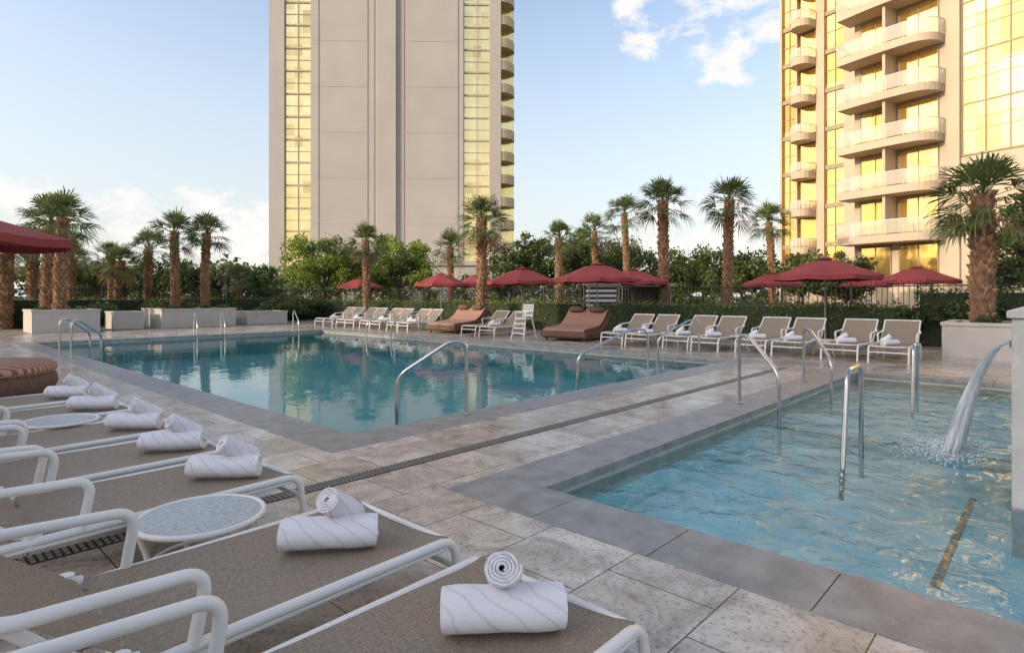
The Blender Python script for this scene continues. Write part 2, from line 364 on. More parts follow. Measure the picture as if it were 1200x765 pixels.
def roll(mb,org,ang,r1,L,turns,sx,sz,r0=.010,tilt=0,seed=0):
    n=int(turns*30); th=(r1-r0)/turns; t2=th*.84
    ax=11; rnd=random.Random(seed)
    ca,sa=math.cos(ang),math.sin(ang); ct,st=math.cos(tilt),math.sin(tilt)
    ph=rnd.uniform(0,6)
    vs=[]
    for i in range(n+1):
        a0=2*math.pi*turns*i/n; r=r0+(r1-r0)*i/n
        a=a0-math.pi*.35
        for j in range(ax):
            u=(j/(ax-1)-.5)
            e=abs(2*u)**6
            k=1-.06*e+.025*math.sin(a*2+u*7+ph)+.016*math.sin(a*5+u*15+ph*2)
            for rr in (r-t2*.5,r+t2*.5):
                X=rr*math.cos(a)*sx*k; Z=rr*math.sin(a)*sz*k
                Yy=u*(L+.018*math.sin(a0*.9+ph)*(1 if u>0 else .6))
                Y2=Yy*ct-Z*st; Z2=Yy*st+Z*ct
                vs.append((org[0]+X*ca-Y2*sa,org[1]+X*sa+Y2*ca,org[2]+Z2))
    def id(i,j,k): return (i*ax+j)*2+k
    fs=[]
    for i in range(n):
        for j in range(ax-1):
            fs.append((id(i,j,1),id(i+1,j,1),id(i+1,j+1,1),id(i,j+1,1)))
            fs.append((id(i,j,0),id(i,j+1,0),id(i+1,j+1,0),id(i+1,j,0)))
    mb.add(vs,fs,0,True)
    ef=[]
    for i in range(n):
        ef.append((id(i,0,0),id(i+1,0,0),id(i+1,0,1),id(i,0,1)))
        ef.append((id(i,ax-1,0),id(i,ax-1,1),id(i+1,ax-1,1),id(i+1,ax-1,0)))
    for i in (0,n):
        for j in range(ax-1): ef.append((id(i,j,0),id(i,j,1),id(i,j+1,1),id(i,j+1,0)))
    mb.add(vs,ef,0,False)
def towels(name,X,Y,a1,a2,seed,z=.366,low=False,tilt=R(-32)):
    mb=MB(); rnd=random.Random(seed)
    roll(mb,(0,0,z+.068),a1,.074,.42*rnd.uniform(.96,1.04),2.6 if not low else 1.5,1.24*rnd.uniform(.97,1.04),.90,seed=seed)
    off=.075
    dx,dy=-math.sin(a2)*off,math.cos(a2)*off
    roll(mb,(dx,dy,z+.165),a2,.061,.23,4.2 if not low else 2.2,1.04,.98,seed=seed+5,tilt=tilt+rnd.uniform(-.08,.08))
    w=P(X,Y); return mb.obj(name,[TOWEL],(w[0],w[1],0),0)
near=[1.45,2.46,3.88,4.86,5.85,7.12,8.15]
for i,y in enumerate(near):
    w=P(-.02+random.uniform(-.03,.03),y); place(LM,'chaise_lounge',(w[0],w[1],0),PA+random.uniform(-.015,.015))
tws=[(1.46,1.40,R(-86),R(0)),(1.40,2.42,R(-82),R(-22)),(1.50,3.84,R(-86),R(-42)),(1.50,4.80,R(-80),R(-48)),(1.52,5.80,R(-88),R(-40)),(1.50,7.1,R(-82),R(-52)),(1.48,8.12,R(-86),R(-44))]
for i,(X,Y,a,b) in enumerate(tws): towels('rolled_towels',X,Y,a,b,i*3+1)
farY=[2.9,3.8,5.0,5.9,7.1,8.0,9.2,10.1,15.6,16.6,20.6,21.5,22.7,23.6,24.8,25.7,26.9,27.8]
for i,y in enumerate(farY):
    w=P(17.25+random.uniform(-.06,.06),y); place(LM,'chaise_lounge',(w[0],w[1],0),PA+math.pi+random.uniform(-.03,.03))
    if i<8 or i%2==0: towels('rolled_towels',15.8,y,R(-80)+random.uniform(-.2,.2),R(60)+random.uniform(-.3,.3),i+40,low=True)
def table(X,Y,r=.29,h=.40):
    mb=MB(); seg=40
    mb.tube([(r*math.cos(2*math.pi*k/seg),r*math.sin(2*math.pi*k/seg),h) for k in range(seg+1)],.014,8,0,False)
    mb.cyl(0,0,h-.006,h+.006,r-.008,seg=seg,mat=1)
    for k in range(4):
        a=math.pi/4+k*math.pi/2; c,s=math.cos(a),math.sin(a)
        mb.tube(rpath([(r*.95*c,r*.95*s,h-.02),(r*.75*c,r*.75*s,h*.5),(r*.98*c,r*.98*s,0)],.1),.013,8,0)
    mb.tube([(r*.76*math.cos(2*math.pi*k/24),r*.76*math.sin(2*math.pi*k/24),h*.5) for k in range(25)],.009,6,0,False)
    w=P(X,Y); mb.obj('side_table',[WHITE,GLASSTOP],(w[0],w[1],0))
table(1.12,3.17); table(1.12,6.49,.28); table(16.2,4.4,.26); table(16.2,6.5,.26); table(16.2,8.6,.26)

# ------------------------------------------------------------------ handrails
def rail(a,b,h=.92):
    mb=MB(); A=Vector((*P(*a),0)); B=Vector((*P(*b),0)); d=(B-A)
    pts=[A,A+Vector((0,0,h)),A+d*.22+Vector((0,0,h+.02)),A+d*.98+Vector((0,0,h-.42)),B+Vector((0,0,-.5))]
    mb.tube(rpath(pts,.16,8),.024,12,0)
    mb.cyl(A.x,A.y,0.007,.03,.055,seg=20)
    mb.obj('pool_handrail',[STEEL])
rail((5.08,5.5),(4.45,6.12)); rail((9.5,5.48),(8.25,6.15),.9)
rail((8.2,3.3),(7.78,2.62),.95); rail((11.0,3.3),(10.1,2.62),.92)
rail((13.9,6.6),(13.1,7.3),.9)
rail((3.2,17.3),(4.1,18.6),.9); rail((3.2,18.6),(4.1,19.8),.9)
rail((13.9,17.6),(13.0,18.2),.9); rail((13.9,19.2),(13.0,19.8),.9)
rail((8.4,24.5),(8.2,23.6),.85); rail((9.4,24.5),(9.2,23.6),.85)
rail((12.4,24.5),(12.2,23.6),.85)
def grab(a,b,h):
    mb=MB(); A=Vector((*P(*a),0)); B=Vector((*P(*b),0))
    mb.tube(rpath([A+Vector((0,0,-.40)),A+(B-A)*.3+Vector((0,0,h)),B+Vector((0,0,h)),B+Vector((0,0,-.40))],.14,8),.024,12,0)
    mb.obj('grab_rail',[STEEL])
grab((6.15,1.52),(7.05,1.55),.78); grab((10.6,1.66),(11.3,1.70),.75)

# ------------------------------------------------------------------ spa wall + waterfall
e=empty('spa_fountain_wall',(0,0,0),PA)
mb=MB(); mb.box(5.95,9.2,-.5,.29,-.9,1.33,0); mb.box(5.92,9.23,-.53,.32,1.33,1.39,0); mb.obj('wall',[WALLW],parent=e,bevel=.01)
mb=MB(); mb.box(7.25,8.05,.292,.37,1.02,1.07,0); mb.obj('spout',[STEEL],parent=e)
def fallmat():
    m,nt,b=newmat('falling_water'); L=nt.links.new
    b.inputs['Base Color'].default_value=(.88,.92,.94,1); b.inputs['Roughness'].default_value=.15
    tr=N(nt,'ShaderNodeBsdfTransparent'); mx=N(nt,'ShaderNodeMixShader'); tc=N(nt,'ShaderNodeTexCoord'); mp=N(nt,'ShaderNodeMapping'); mp.inputs['Scale'].default_value=(30,4,1.8)
    n=N(nt,'ShaderNodeTexNoise'); n.inputs['Scale'].default_value=1; n.inputs['Detail'].default_value=5; L(tc.outputs['Object'],mp.inputs[0]); L(mp.outputs[0],n.inputs['Vector'])
    mr=N(nt,'ShaderNodeMapRange'); mr.inputs['From Min'].default_value=.38; mr.inputs['From Max'].default_value=.65; mr.inputs['To Min'].default_value=.08; mr.inputs['To Max'].default_value=.9
    L(n.outputs['Fac'],mr.inputs['Value']); L(mr.outputs['Result'],mx.inputs[0]); L(tr.outputs[0],mx.inputs[1]); L(b.outputs[0],mx.inputs[2]); L(mx.outputs[0],nt.nodes['Material Output'].inputs['Surface'])
    return m
FALL=fallmat()
mb=MB()
for layer in range(2):
    vs=[];fs=[]; nx,nz=30,18
    for i in range(nz+1):
        t=i/nz; y=.36+(.52-.07*layer)*t; z=1.055+.06*t-1.235*t*t-.01*layer
        for j in range(nx+1):
            u=j/nx; vs.append((7.27+.76*(.5+(u-.5)*(1-.14*t)),y+.03*math.sin(u*31+i*.3+layer)*t+.012*math.sin(u*70),z))
    for i in range(nz):
        for j in range(nx):
            a=i*(nx+1)+j; fs.append((a,a+1,a+nx+2,a+nx+1))
    mb.add(vs,fs,0,True)
rnd=random.Random(3)
for k in range(1500):
    a=rnd.uniform(0,6.28); rr=abs(rnd.gauss(0,.24)); s=rnd.uniform(.004,.015)
    cx,cy,cz=7.65+rnd.uniform(-.4,.4)+rr*math.cos(a)*1.1,.88+rr*math.sin(a)*.8,WZ+.006+abs(rnd.gauss(0,.02+.04*max(0,.25-rr)))
    mb.add([(cx-s,cy,cz),(cx,cy-s,cz),(cx+s,cy,cz),(cx,cy+s,cz),(cx,cy,cz+s*.7),(cx,cy,cz-s)],[(0,1,4),(1,2,4),(2,3,4),(3,0,4),(1,0,5),(2,1,5),(3,2,5),(0,3,5)],1,True)
mb.obj('waterfall',[FALL,M('foam',(.85,.88,.9),.4)],rz=PA)

# ------------------------------------------------------------------ vegetation
def leafq(mb,c,s,mat,rnd):
    d=Vector((rnd.gauss(0,1),rnd.gauss(0,1),rnd.gauss(0,1))).normalized()
    u=d.orthogonal().normalized(); w=d.cross(u); a=rnd.uniform(0,6.28)
    p=u*math.cos(a)+w*math.sin(a); q=d.cross(p)
    c=Vector(c); L=s*rnd.uniform(.7,1.3)
    mb.add([c-p*L*.5,c+q*L*.3,c+p*L*.5,c-q*L*.3],[(0,1,2,3)],mat)
def palm(x,y,zb,zc,tr,cr,seed,nl=36,name='palm_tree'):
    rnd=random.Random(seed); mb=MB(); H=zc-zb
    lean=(rnd.uniform(-.045,.045)*H,rnd.uniform(-.03,.03)*H)
    nl+=rnd.randint(-7,7); low=rnd.uniform(112,140)
    def ax(t): return Vector((lean[0]*t*t,lean[1]*t*t,zb+H*t))
    n=10
    mb.tube([ax(i/n) for i in range(n+1)],[tr*(1.0-.12*(i/n)+.1*(1-i/n)**4) *.80 for i in range(n+1)],14,0)
    rows=int(H/.14)
    for i in range(rows):
        t=(i+.3)/rows; c=ax(t); nb=8
        for j in range(nb):
            if rnd.random()<.08: continue
            a=2*math.pi*(j+.5*(i%2))/nb+rnd.uniform(-.18,.18)
            rr=tr*(1.0-.10*t)*.80; o=Vector((math.cos(a),math.sin(a),0)); s=Vector((-math.sin(a),math.cos(a),0))
            w=rr*.32*rnd.uniform(.7,1.2); h=.17*rnd.uniform(.7,1.4); out=tr*rnd.uniform(.15,.5)
            b=c+o*rr*.95; v0,v1=b-s*w,b+s*w
            v2=b+s*w*.5+o*out+Vector((0,0,h)); v3=b-s*w*.5+o*out+Vector((0,0,h))
            v4=b+Vector((0,0,h))+s*w*.5; v5=b+Vector((0,0,h))-s*w*.5
            mb.add([v0,v1,v2,v3,v4,v5],[(0,1,2,3),(3,2,4,5),(0,3,5),(1,4,2)],1)
    top=ax(1)
    for i in range(nl):
        f=i/nl
        el=R(82-low*f**1.05+rnd.uniform(-12,12)); az=i*2.39996+rnd.uniform(-.25,.25)
        d=Vector((math.cos(el)*math.cos(az),math.cos(el)*math.sin(az),math.sin(el)))
        side=d.cross(Vector((0,0,1))); side.normalize(); nrm=side.cross(d)
        roll_=rnd.uniform(-.6,.6); side=(side*math.cos(roll_)+nrm*math.sin(roll_)).normalized(); nrm=side.cross(d)
        lp=cr*rnd.uniform(.40,.62); base=top+Vector((0,0,-.25*f)); p1=base+d*lp-Vector((0,0,.05))
        mt=2 if el>R(-36) else 3
        mb.add([base-side*.018,base+side*.018,p1+side*.012,p1-side*.012],[(0,1,2,3)],mt)
        nb=13; span=R(rnd.uniform(58,74)); fl=cr*rnd.uniform(.56,.80)
        for j in range(nb):
            a=-span+2*span*j/(nb-1)+rnd.uniform(-.04,.04)
            bd=d*math.cos(a)+side*math.sin(a)
            sd=(side*math.cos(a)-d*math.sin(a))
            l=fl*(1-.25*abs(a/span)**2)*rnd.uniform(.85,1.1); w=.030*cr/1.2
            m1=p1+bd*l*.42+nrm*.02*((-1)**j)
            dr=rnd.uniform(.15,.5)
            m2=p1+bd*l*.75-Vector((0,0,l*.12*dr*2))
            tip=p1+bd*l*.98-Vector((0,0,l*dr))
            mb.add([p1,m1+sd*w,m1-sd*w,m2+sd*w*.55,m2-sd*w*.55,tip],[(0,1,2),(2,1,3,4),(4,3,5)],mt)
    for i in range(8):
        a=rnd.uniform(0,6.28); d=Vector((math.cos(a)*.25,math.sin(a)*.25,1)).normalized(); s=Vector((-math.sin(a),math.cos(a),0))*.03
        mb.add([top-s,top+s,top+d*cr*.9],[(0,1,2)],2)
    return mb.obj(name,[BARK,BOOT,PALML,PALMD],(x,y,0))
palms=[(11.9,15.0,.75,4.05,.30,1.2),(10.15,28,.0,6.0,.26,1.3),(6.66,26,0,5.6,.26,1.2),(7.0,36,0,6.5,.22,1.35),(5.3,38,0,5.6,.22,1.3),
 (2.53,32,0,4.6,.24,1.1),(-1.36,27,0,4.95,.27,1.25),(-3.73,36,0,4.45,.22,1.15),(-8.8,36,0,4.8,.25,1.25),(16.7,38,0,6.2,.25,1.35),
 (-16.06,31,.6,4.75,.24,1.2),(-17.15,30.2,.6,4.75,.25,1.2),(-20.9,34,0,4.3,.26,1.2),(-22.9,34,0,3.7,.26,1.1),(-19.06,25,.6,4.75,.27,1.3),(-21.2,27,0,4.9,.27,1.4),
 (-24.2,30,0,4.0,.3,1.2),(-23.1,27,0,3.7,.33,1.1),(-22.0,33,0,3.4,.24,1.1),(-25.3,34,0,3.6,.24,1.1),(-16.6,36,0,2.6,.2,1.0),(-27,36,0,4.1,.25,1.2)]
for i,p in enumerate(palms): palm(*p,seed=i+5)
def tree(x,y,zc,rx,rz,mats,seed,nclump=60,per=85,ls=.16,name='shade_tree'):
    rnd=random.Random(seed); mb=MB()
    mb.tube([(0,0,0),(.05,.03,zc*.35),(0,.05,zc*.62)],[.16,.12,.09],8,0)
    cl=[]
    for i in range(nclump):
        a=rnd.uniform(0,6.28); u=rnd.uniform(-.85,1); rr=(rnd.random()**.45)
        c=Vector((rx*rr*math.cos(a)*math.sqrt(max(0,1-u*u*.8)),rx*rr*math.sin(a)*math.sqrt(max(0,1-u*u*.8)),zc+rz*u*rr))
        cl.append(c)
    for c in cl[::4]:
        mb.tube([(0,.03,zc*.55),(c.x*.4,c.y*.4,zc*.6+.4*(c.z-zc*.6)),tuple(c)],[.06,.035,.012],5,0,False)
    for c in cl:
        k=rnd.uniform(.5,1.0)*rx*.30
        mt=1 if rnd.random()<.65 else 2
        for _ in range(per):
            d=Vector((rnd.gauss(0,1),rnd.gauss(0,1),rnd.gauss(0,.75)))
            if d.length>2: d=d.normalized()*1.9
            leafq(mb,c+d*k*.48,ls,mt,rnd)
    return mb.obj(name,[TBARK]+mats,(x,y,0))
tree(-13.4,42,3.6,3.1,2.0,[LEAFB,LEAFM],1,80,110,.22); tree(-8.2,43,3.7,2.7,2.1,[LEAFB,LEAFM],2,75,110,.22); tree(-11,46,3.2,2.8,1.7,[LEAFB,LEAFM],3,60,100,.22)
for i,(x,y,zc,rx,rz) in enumerate([(0.6,44,3.5,2.5,2.5),(4.2,44,3.8,2.8,2.5),(9,50,4.0,3.2,2.3),(13.2,44,3.1,2.8,1.9),(15.5,40,2.9,2.6,1.6),(19,36,2.7,2.4,1.7),(6.8,46,3.4,2.8,2.2),(-20,44,2.4,2.6,1.6),(-25,44,2.5,2.8,1.7),(-30,42,2.6,2.8,1.6)]):
    tree(x,y,zc,rx,rz,[LEAFM,LEAFD],10+i,80,95,.24)
tree(18.2,20.5,2.7,1.7,1.8,[LEAFM,LEAFD],31,65,120,.14); tree(20.5,23,3.2,2.0,1.9,[LEAFM,LEAFD],32,65,110,.14)
def hedge(name,x0,x1,y0,y1,h,mats,seed,dens=75,ls=.10):
    rnd=random.Random(seed); mb=MB(); mb.box(x0+.1,x1-.1,y0+.1,y1-.1,0,h-.1,0)
    L=(x1-x0);W=(y1-y0)
    n=int((L*W+2*(L+W)*h)*dens)
    for _ in range(n):
        u=rnd.random()*(L*W+2*(L+W)*h)
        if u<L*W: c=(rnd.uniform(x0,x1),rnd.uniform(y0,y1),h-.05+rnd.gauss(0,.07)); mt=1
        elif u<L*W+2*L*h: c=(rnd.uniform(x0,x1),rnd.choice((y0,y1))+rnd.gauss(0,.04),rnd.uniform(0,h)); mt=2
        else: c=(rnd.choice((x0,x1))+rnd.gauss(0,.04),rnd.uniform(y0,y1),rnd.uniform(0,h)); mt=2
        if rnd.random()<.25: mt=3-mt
        leafq(mb,c,ls,mt,rnd)
    mb.obj(name,[M('hedge_core',(.03,.045,.02),.9)]+mats,rz=PA)
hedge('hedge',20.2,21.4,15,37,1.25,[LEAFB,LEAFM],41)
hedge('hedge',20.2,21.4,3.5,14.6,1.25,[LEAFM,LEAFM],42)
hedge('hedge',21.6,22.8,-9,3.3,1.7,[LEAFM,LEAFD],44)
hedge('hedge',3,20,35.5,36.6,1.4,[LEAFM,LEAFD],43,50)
def shrubs(name,pts,mats,seed):
    rnd=random.Random(seed); mb=MB()
    for (x,y,z,r) in pts:
        for _ in range(int(300*r*r/.25)+60):
            d=Vector((rnd.gauss(0,1),rnd.gauss(0,1),rnd.gauss(0,1))).normalized()*r*rnd.uniform(.5,1.05)
            leafq(mb,(x+d.x,y+d.y,z+abs(d.z)*.8),.11,rnd.choice((0,0,1)),rnd)
    mb.obj(name,mats,rz=PA)
rr=random.Random(8)
shrubs('shrub_bed',[(rr.uniform(21.6,23),rr.uniform(-3,16),rr.uniform(.5,1.0),rr.uniform(.5,.9)) for _ in range(26)],[LEAFD,LEAFM],51)
shrubs('shrub_bed',[(rr.uniform(4,20),rr.uniform(34,35.4),rr.uniform(.2,.9),rr.uniform(.4,.8)) for _ in range(30)],[LEAFM,LEAFD],52)
shrubs('planter_shrub',[(x,y,.83,.25) for x in (18.5,19.2,19.8) for y in (1.4,.6,-.4)],[LEAFM,LEAFD],53)
shrubs('planter_shrub',[(x,31.8,.8,.35) for x in (9.8,10.6,11.5,12.2,4.9,5.6,6.2)],[LEAFM,LEAFD],54)
rnd=random.Random(77); mb=MB()
for k in range(560):
    x=rnd.uniform(-95,80); y=rnd.uniform(62,74)
    h=2.6+3.4*abs(noise.noise(Vector((x*.08,3,0))))+rnd.uniform(0,1)
    c=Vector((x,y,rnd.uniform(.2,1)*h)); r=rnd.uniform(.8,1.8)
    for _ in range(45):
        d=Vector((rnd.gauss(0,1),rnd.gauss(0,1),rnd.gauss(0,.7)))*r*.5
        leafq(mb,c+d,.6,rnd.choice((0,1,1)),rnd)
mb.obj('distant_tree_line',[LEAFD,LEAFM])

# ------------------------------------------------------------------ planters
def planter(x0,x1,y0,y1,h):
    mb=MB(); t=.16
    mb.box(x0,x1,y0,y0+t,0,h-.08); mb.box(x0,x1,y1-t,y1,0,h-.08); mb.box(x0,x0+t,y0+t,y1-t,0,h-.08); mb.box(x1-t,x1,y0+t,y1-t,0,h-.08)
    q=.03
    mb.box(x0-q,x1+q,y0-q,y0+t+q,h-.08,h); mb.box(x0-q,x1+q,y1-t-q,y1+q,h-.08,h); mb.box(x0-q,x0+t+q,y0+t+q,y1-t-q,h-.08,h); mb.box(x1-t-q,x1+q,y0+t+q,y1-t-q,h-.08,h)
    mb.box(x0+t,x1-t,y0+t,y1-t,0,h-.14,1)
    mb.obj('planter',[PLANTER,LAWN],rz=PA)
planter(18,20.1,-1.5,2.2,.86); planter(9.2,12.6,31,34,.9); planter(4.3,6.6,30.2,32.2,.95); planter(13.4,15.6,31.5,33,.7)
planter(7.4,8.6,31.5,33,.8)
def fence(x0,y0,x1,y1,h):
    mb=MB(); A=Vector((x0,y0,0));B=Vector((x1,y1,0)); L=(B-A).length; d=(B-A)/L
    n=int(L/.16); s=Vector((-d.y,d.x,0))*.012
    for i in range(n+1):
        p=A+d*i*.16; r=.035 if i%15==0 else .009
        q=d*r; t=s if r<.02 else s*3
        mb.add([p-q-t,p+q-t,p+q+t,p-q+t]+[v+Vector((0,0,h)) for v in (p-q-t,p+q-t,p+q+t,p-q+t)],[(0,1,5,4),(1,2,6,5),(2,3,7,6),(3,0,4,7),(4,5,6,7)])
    for z in (.2,h-.15):
        mb.tube([A+Vector((0,0,z)),B+Vector((0,0,z))],.022,4)
    mb.obj('metal_fence',[DARKM],rz=PA)
fence(24.0,-4,24.0,44,2.0); fence(-6,38,24,38,2.0)
def umbrella(x,y,r,zr,za,seed=0):
    e=empty('patio_umbrella',(x,y,0),seed*.37)
    mb=MB(); n=8; prof=[(.10,za-.05),(.32,za-.12),(.65,zr+(za-zr)*.36),(1.0,zr)]
    rings=[]
    for (f,z) in prof:
        ring=[]
        for k in range(n*4):
            a=2*math.pi*k/(n*4); ph=(k%4)/4; sag=1-.085*math.sin(math.pi*ph)*f
            ring.append((r*f*math.cos(a)*sag,r*f*math.sin(a)*sag,z-(0.035*math.sin(math.pi*ph)*f)))
        rings.append(ring)
    vs=[v for g in rings for v in g]; m=n*4; fs=[]
    for i in range(len(rings)-1):
        for k in range(m): fs.append((i*m+k,i*m+(k+1)%m,(i+1)*m+(k+1)%m,(i+1)*m+k))
    mb.add(vs,fs,0)
    last=rings[-1]; mb.add(last+[(p[0]*1.004,p[1]*1.004,p[2]-.13) for p in last],[(k,(k+1)%m,m+(k+1)%m,m+k) for k in range(m)],0)
    cap=[(r*.2*math.cos(2*math.pi*k/n),r*.2*math.sin(2*math.pi*k/n),za-.03) for k in range(n)]
    mb.add(cap+[(0,0,za+.05)],[(k,(k+1)%n,n) for k in range(n)],0)
    mb.obj('canopy',[REDC],parent=e)
    mb=MB()
    mb.cyl(0,0,0.05,za+.1,.025,seg=10); mb.cyl(0,0,0,.08,.28,.26,seg=20); mb.cyl(0,0,.08,.4,.04,seg=12)
    for k in range(n):
        a=2*math.pi*k/n; c,s=math.cos(a),math.sin(a)
        mb.tube([(0,0,za-.08),(r*.65*c,r*.65*s,zr+(za-zr)*.36-.02),(r*c,r*s,zr-.02)],.010,5)
        mb.tube([(0.02*c,.02*s,zr-.1),(r*.5*c,r*.5*s,zr+(za-zr)*.46)],.008,5)
    mb.obj('pole_and_ribs',[POLE],parent=e)
for i,(x,y,r) in enumerate([(9.77,18.5,1.6),(16.4,24,1.5),(13.17,30,1.5),(20.06,34,1.5),(3.09,21.5,1.55),(5.31,26,1.5),(.43,25,1.5),(-1.9,33,1.5),(-3.7,31,1.5),(-9.99,39,1.5)]):
    umbrella(x,y,r,2.14,2.68,seed=i)
umbrella(-8.75,9.2,1.62,2.42,2.86,seed=3)
def daybed(X,Y,rz,w=1.7):
    e=empty('wicker_daybed',(*P(X,Y),0),rz)
    prof=[(-1.0,.30),(-.6,.34),(-.1,.36),(.35,.42),(.7,.62),(.98,.88),(1.12,.92),(1.22,.84)]
    def ext(prof,th,w,mb,mat):
        vs=[];n=len(prof)
        for (x,z) in prof:
            vs+= [(x,-w/2,z),(x,w/2,z),(x,-w/2,z-th),(x,w/2,z-th)]
        fs=[]
        for i in range(n-1):
            a=i*4;b=a+4
            fs+=[(a,b,b+1,a+1),(a+2,a+3,b+3,b+2),(a,a+2,b+2,b),(a+1,b+1,b+3,a+3)]
        fs+=[(0,1,3,2),(n*4-4,n*4-2,n*4-1,n*4-3)]
        mb.add(vs,fs,mat)
    mb=MB(); ext(prof,.16,w,mb,0)
    for s in (-1,1):
        for x in (-.8,0.1,.85): mb.cyl(x,s*(w/2-.15),0,.35 if x<.5 else .6,.05,seg=8)
    mb.box(-.9,1.0,-w/2+.04,w/2-.04,.08,.22,0)
    mb.obj('wicker_frame',[WICK],parent=e,bevel=.03)
    mb=MB(); p2=[(x*.95,z+.10) for x,z in prof[:-1]]; ext(p2,.095,w*.92,mb,0); mb.obj('cushion',[CUSH],parent=e,bevel=.03)
    mb=MB(); 
    for s in (-.4,.4): 
        mb.tube([(.85,s-.28,1.02),(.85,s-.2,1.02),(.85,s+.2,1.02),(.85,s+.28,1.02)],[.05,.11,.11,.05],12)
    mb.obj('bolsters',[WICK],parent=e)
daybed(16.6,12.4,PA+R(10)); daybed(16.6,18.6,PA+R(5))
e=empty('round_wicker_daybed',(*P(.95,11.3),0),PA)
mb=MB(); seg=40
prof=[(.80,.05),(.92,.12),(.97,.25),(.95,.36),(.88,.40)]
vs=[(r*math.cos(2*math.pi*k/seg),r*math.sin(2*math.pi*k/seg),z) for r,z in prof for k in range(seg)]
mb.add(vs,[(i*seg+k,i*seg+(k+1)%seg,(i+1)*seg+(k+1)%seg,(i+1)*seg+k) for i in range(4) for k in range(seg)],0,True)
mb.cyl(0,0,0,.06,.78,seg=seg); mb.obj('wicker_base',[WICK],parent=e)
mb=MB(); prof=[(.90,.38),(.96,.43),(.95,.50),(.88,.545),(.6,.56),(.0,.565)]
vs=[(r*math.cos(2*math.pi*k/seg),r*math.sin(2*math.pi*k/seg),z) for r,z in prof for k in range(seg)]
mb.add(vs,[(i*seg+k,i*seg+(k+1)%seg,(i+1)*seg+(k+1)%seg,(i+1)*seg+k) for i in range(5) for k in range(seg)],0,True); mb.obj('cushion',[CUSH],parent=e)
e=empty('lifeguard_chair',(*P(15.8,14.1),0),PA+math.pi); e.scale=(.82,.82,.82)
mb=MB()
for s in (-1,1):
    mb.tube([(.42,s*.36,0),(.22,s*.28,.85)],.03,6); mb.tube([(-.42,s*.36,0),(-.22,s*.28,.85)],.03,6)
    mb.tube([(-.22,s*.28,.85),(-.32,s*.28,1.5)],.028,6); mb.tube([(.22,s*.3,1.1),(-.26,s*.3,1.12)],.028,6); mb.tube([(.22,s*.28,.85),(.22,s*.3,1.1)],.025,6)
    mb.tube([(.36,s*.34,.28),(-.36,s*.34,.28)],.02,6)
for z in (.2,.42,.62): mb.box(.30-(z*.1),.36-(z*.1),-.33,.33,z,z+.05)
mb.box(-.25,.27,-.29,.29,.84,.89)
for k in range(5): mb.box(-.27-.015*k,-.245-.015*k,-.28,.28,.95+.11*k,1.03+.11*k)
mb.obj('frame_and_seat',[WHITE],parent=e)
e=empty('towel_kiosk',(3.75,25.0,0),R(6))
mb=MB(); mb.box(-.55,.55,-.4,.4,0,1.95); mb.obj('striped_curtain',[BW],parent=e)
mb=MB(); mb.box(-.7,.7,-.55,.55,1.953,2.05); 
for s in (-1,1):
    for t in (-1,1): mb.cyl(s*.62,t*.47,0,1.95,.03,seg=8)
mb.obj('roof_frame',[GREYW],parent=e)
e=empty('cabana',(6.6,31.5,0),R(4))
mb=MB(); mb.box(-1.4,1.4,1.0,1.1,0,2.0); mb.box(-1.5,-1.38,-1.1,.999,0,2.0); mb.box(1.38,1.5,-1.1,.999,0,2.0); mb.obj('walls',[GREYW],parent=e)
mb=MB(); mb.box(-1.65,1.65,-1.3,1.25,2.003,2.15); mb.obj('roof',[GREYW],parent=e)
mb=MB(); mb.box(-1.2,1.2,.3,.9,.12,.45); mb.box(-1.2,1.2,.75,.95,.453,.9); mb.obj('bench',[CUSH],parent=e)
def lamp(x,y,h,arm):
    mb=MB(); mb.tube(rpath([(0,0,0),(0,0,h-.4),(arm*.2,0,h),(arm,0,h-.05),(arm,0,h-.3)],.5,6),.05,8); mb.cyl(arm,0,h-.55,h-.28,.22,.06,seg=14); mb.cyl(0,0,0,.4,.1,seg=10)
    mb.obj('street_lamp',[DARKM],(x,y,0))
lamp(-17.2,36,3.2,.5); lamp(-16.8,35,2.7,-.4); lamp(19.6,40,3.6,-.5)

# ------------------------------------------------------------------ left tower
e=empty('hotel_tower',(-32.8,80,0),R(1.5))
H=62; FH=3.1
mb=MB(); 
for a,b in [(0,2.05),(5.6,26.2),(29.8,31.3)]: mb.box(a,b,0,24,0,H)
mb.box(2.05,5.6,.6,24,0,H-.5); mb.box(26.2,29.8,.6,24,0,H-.5); mb.box(31.3,33,2.2,22,0,H)
mb.box(-.1,33,-.1,24.1,H,H+1.6)
mb.obj('walls',[STUCCO],parent=e)
mb=MB()
for s in (6.6,13.2,14.1,17.5,18.1,25.4): mb.box(s,s+.12,-.04,-.001,0,H)
mb.box(14.6,17.1,-.35,-.001,0,H,1)
z=5
while z<H:
    for a,b in ((5.9,13.1),(18.4,26.0)): mb.box(a,b,-.012,-.001,z,z+.05)
    z+=FH*2
mb.obj('expansion_joints',[JOINT,STUCCO],parent=e)
mb=MB(); fr=MB()
for a,b in ((2.05,5.6),(26.2,29.8)):
    mb.box(a,b,.40,.599,4,H-.6)
    z=4
    while z<H-1:
        fr.box(a,b,.22,.399,z,z+.22)
        fr.box(a,b,.30,.399,z+1.55,z+1.61)
        z+=FH
    for k in (0,1,2):
        s=a+(b-a-.1)*k/2; fr.box(s,s+.1,.25,.397,4,H-.6)
mb.obj('windows',[GOLD],parent=e); fr.obj('window_frames',[STUCCO2],parent=e)
mb=MB(); z=4.5
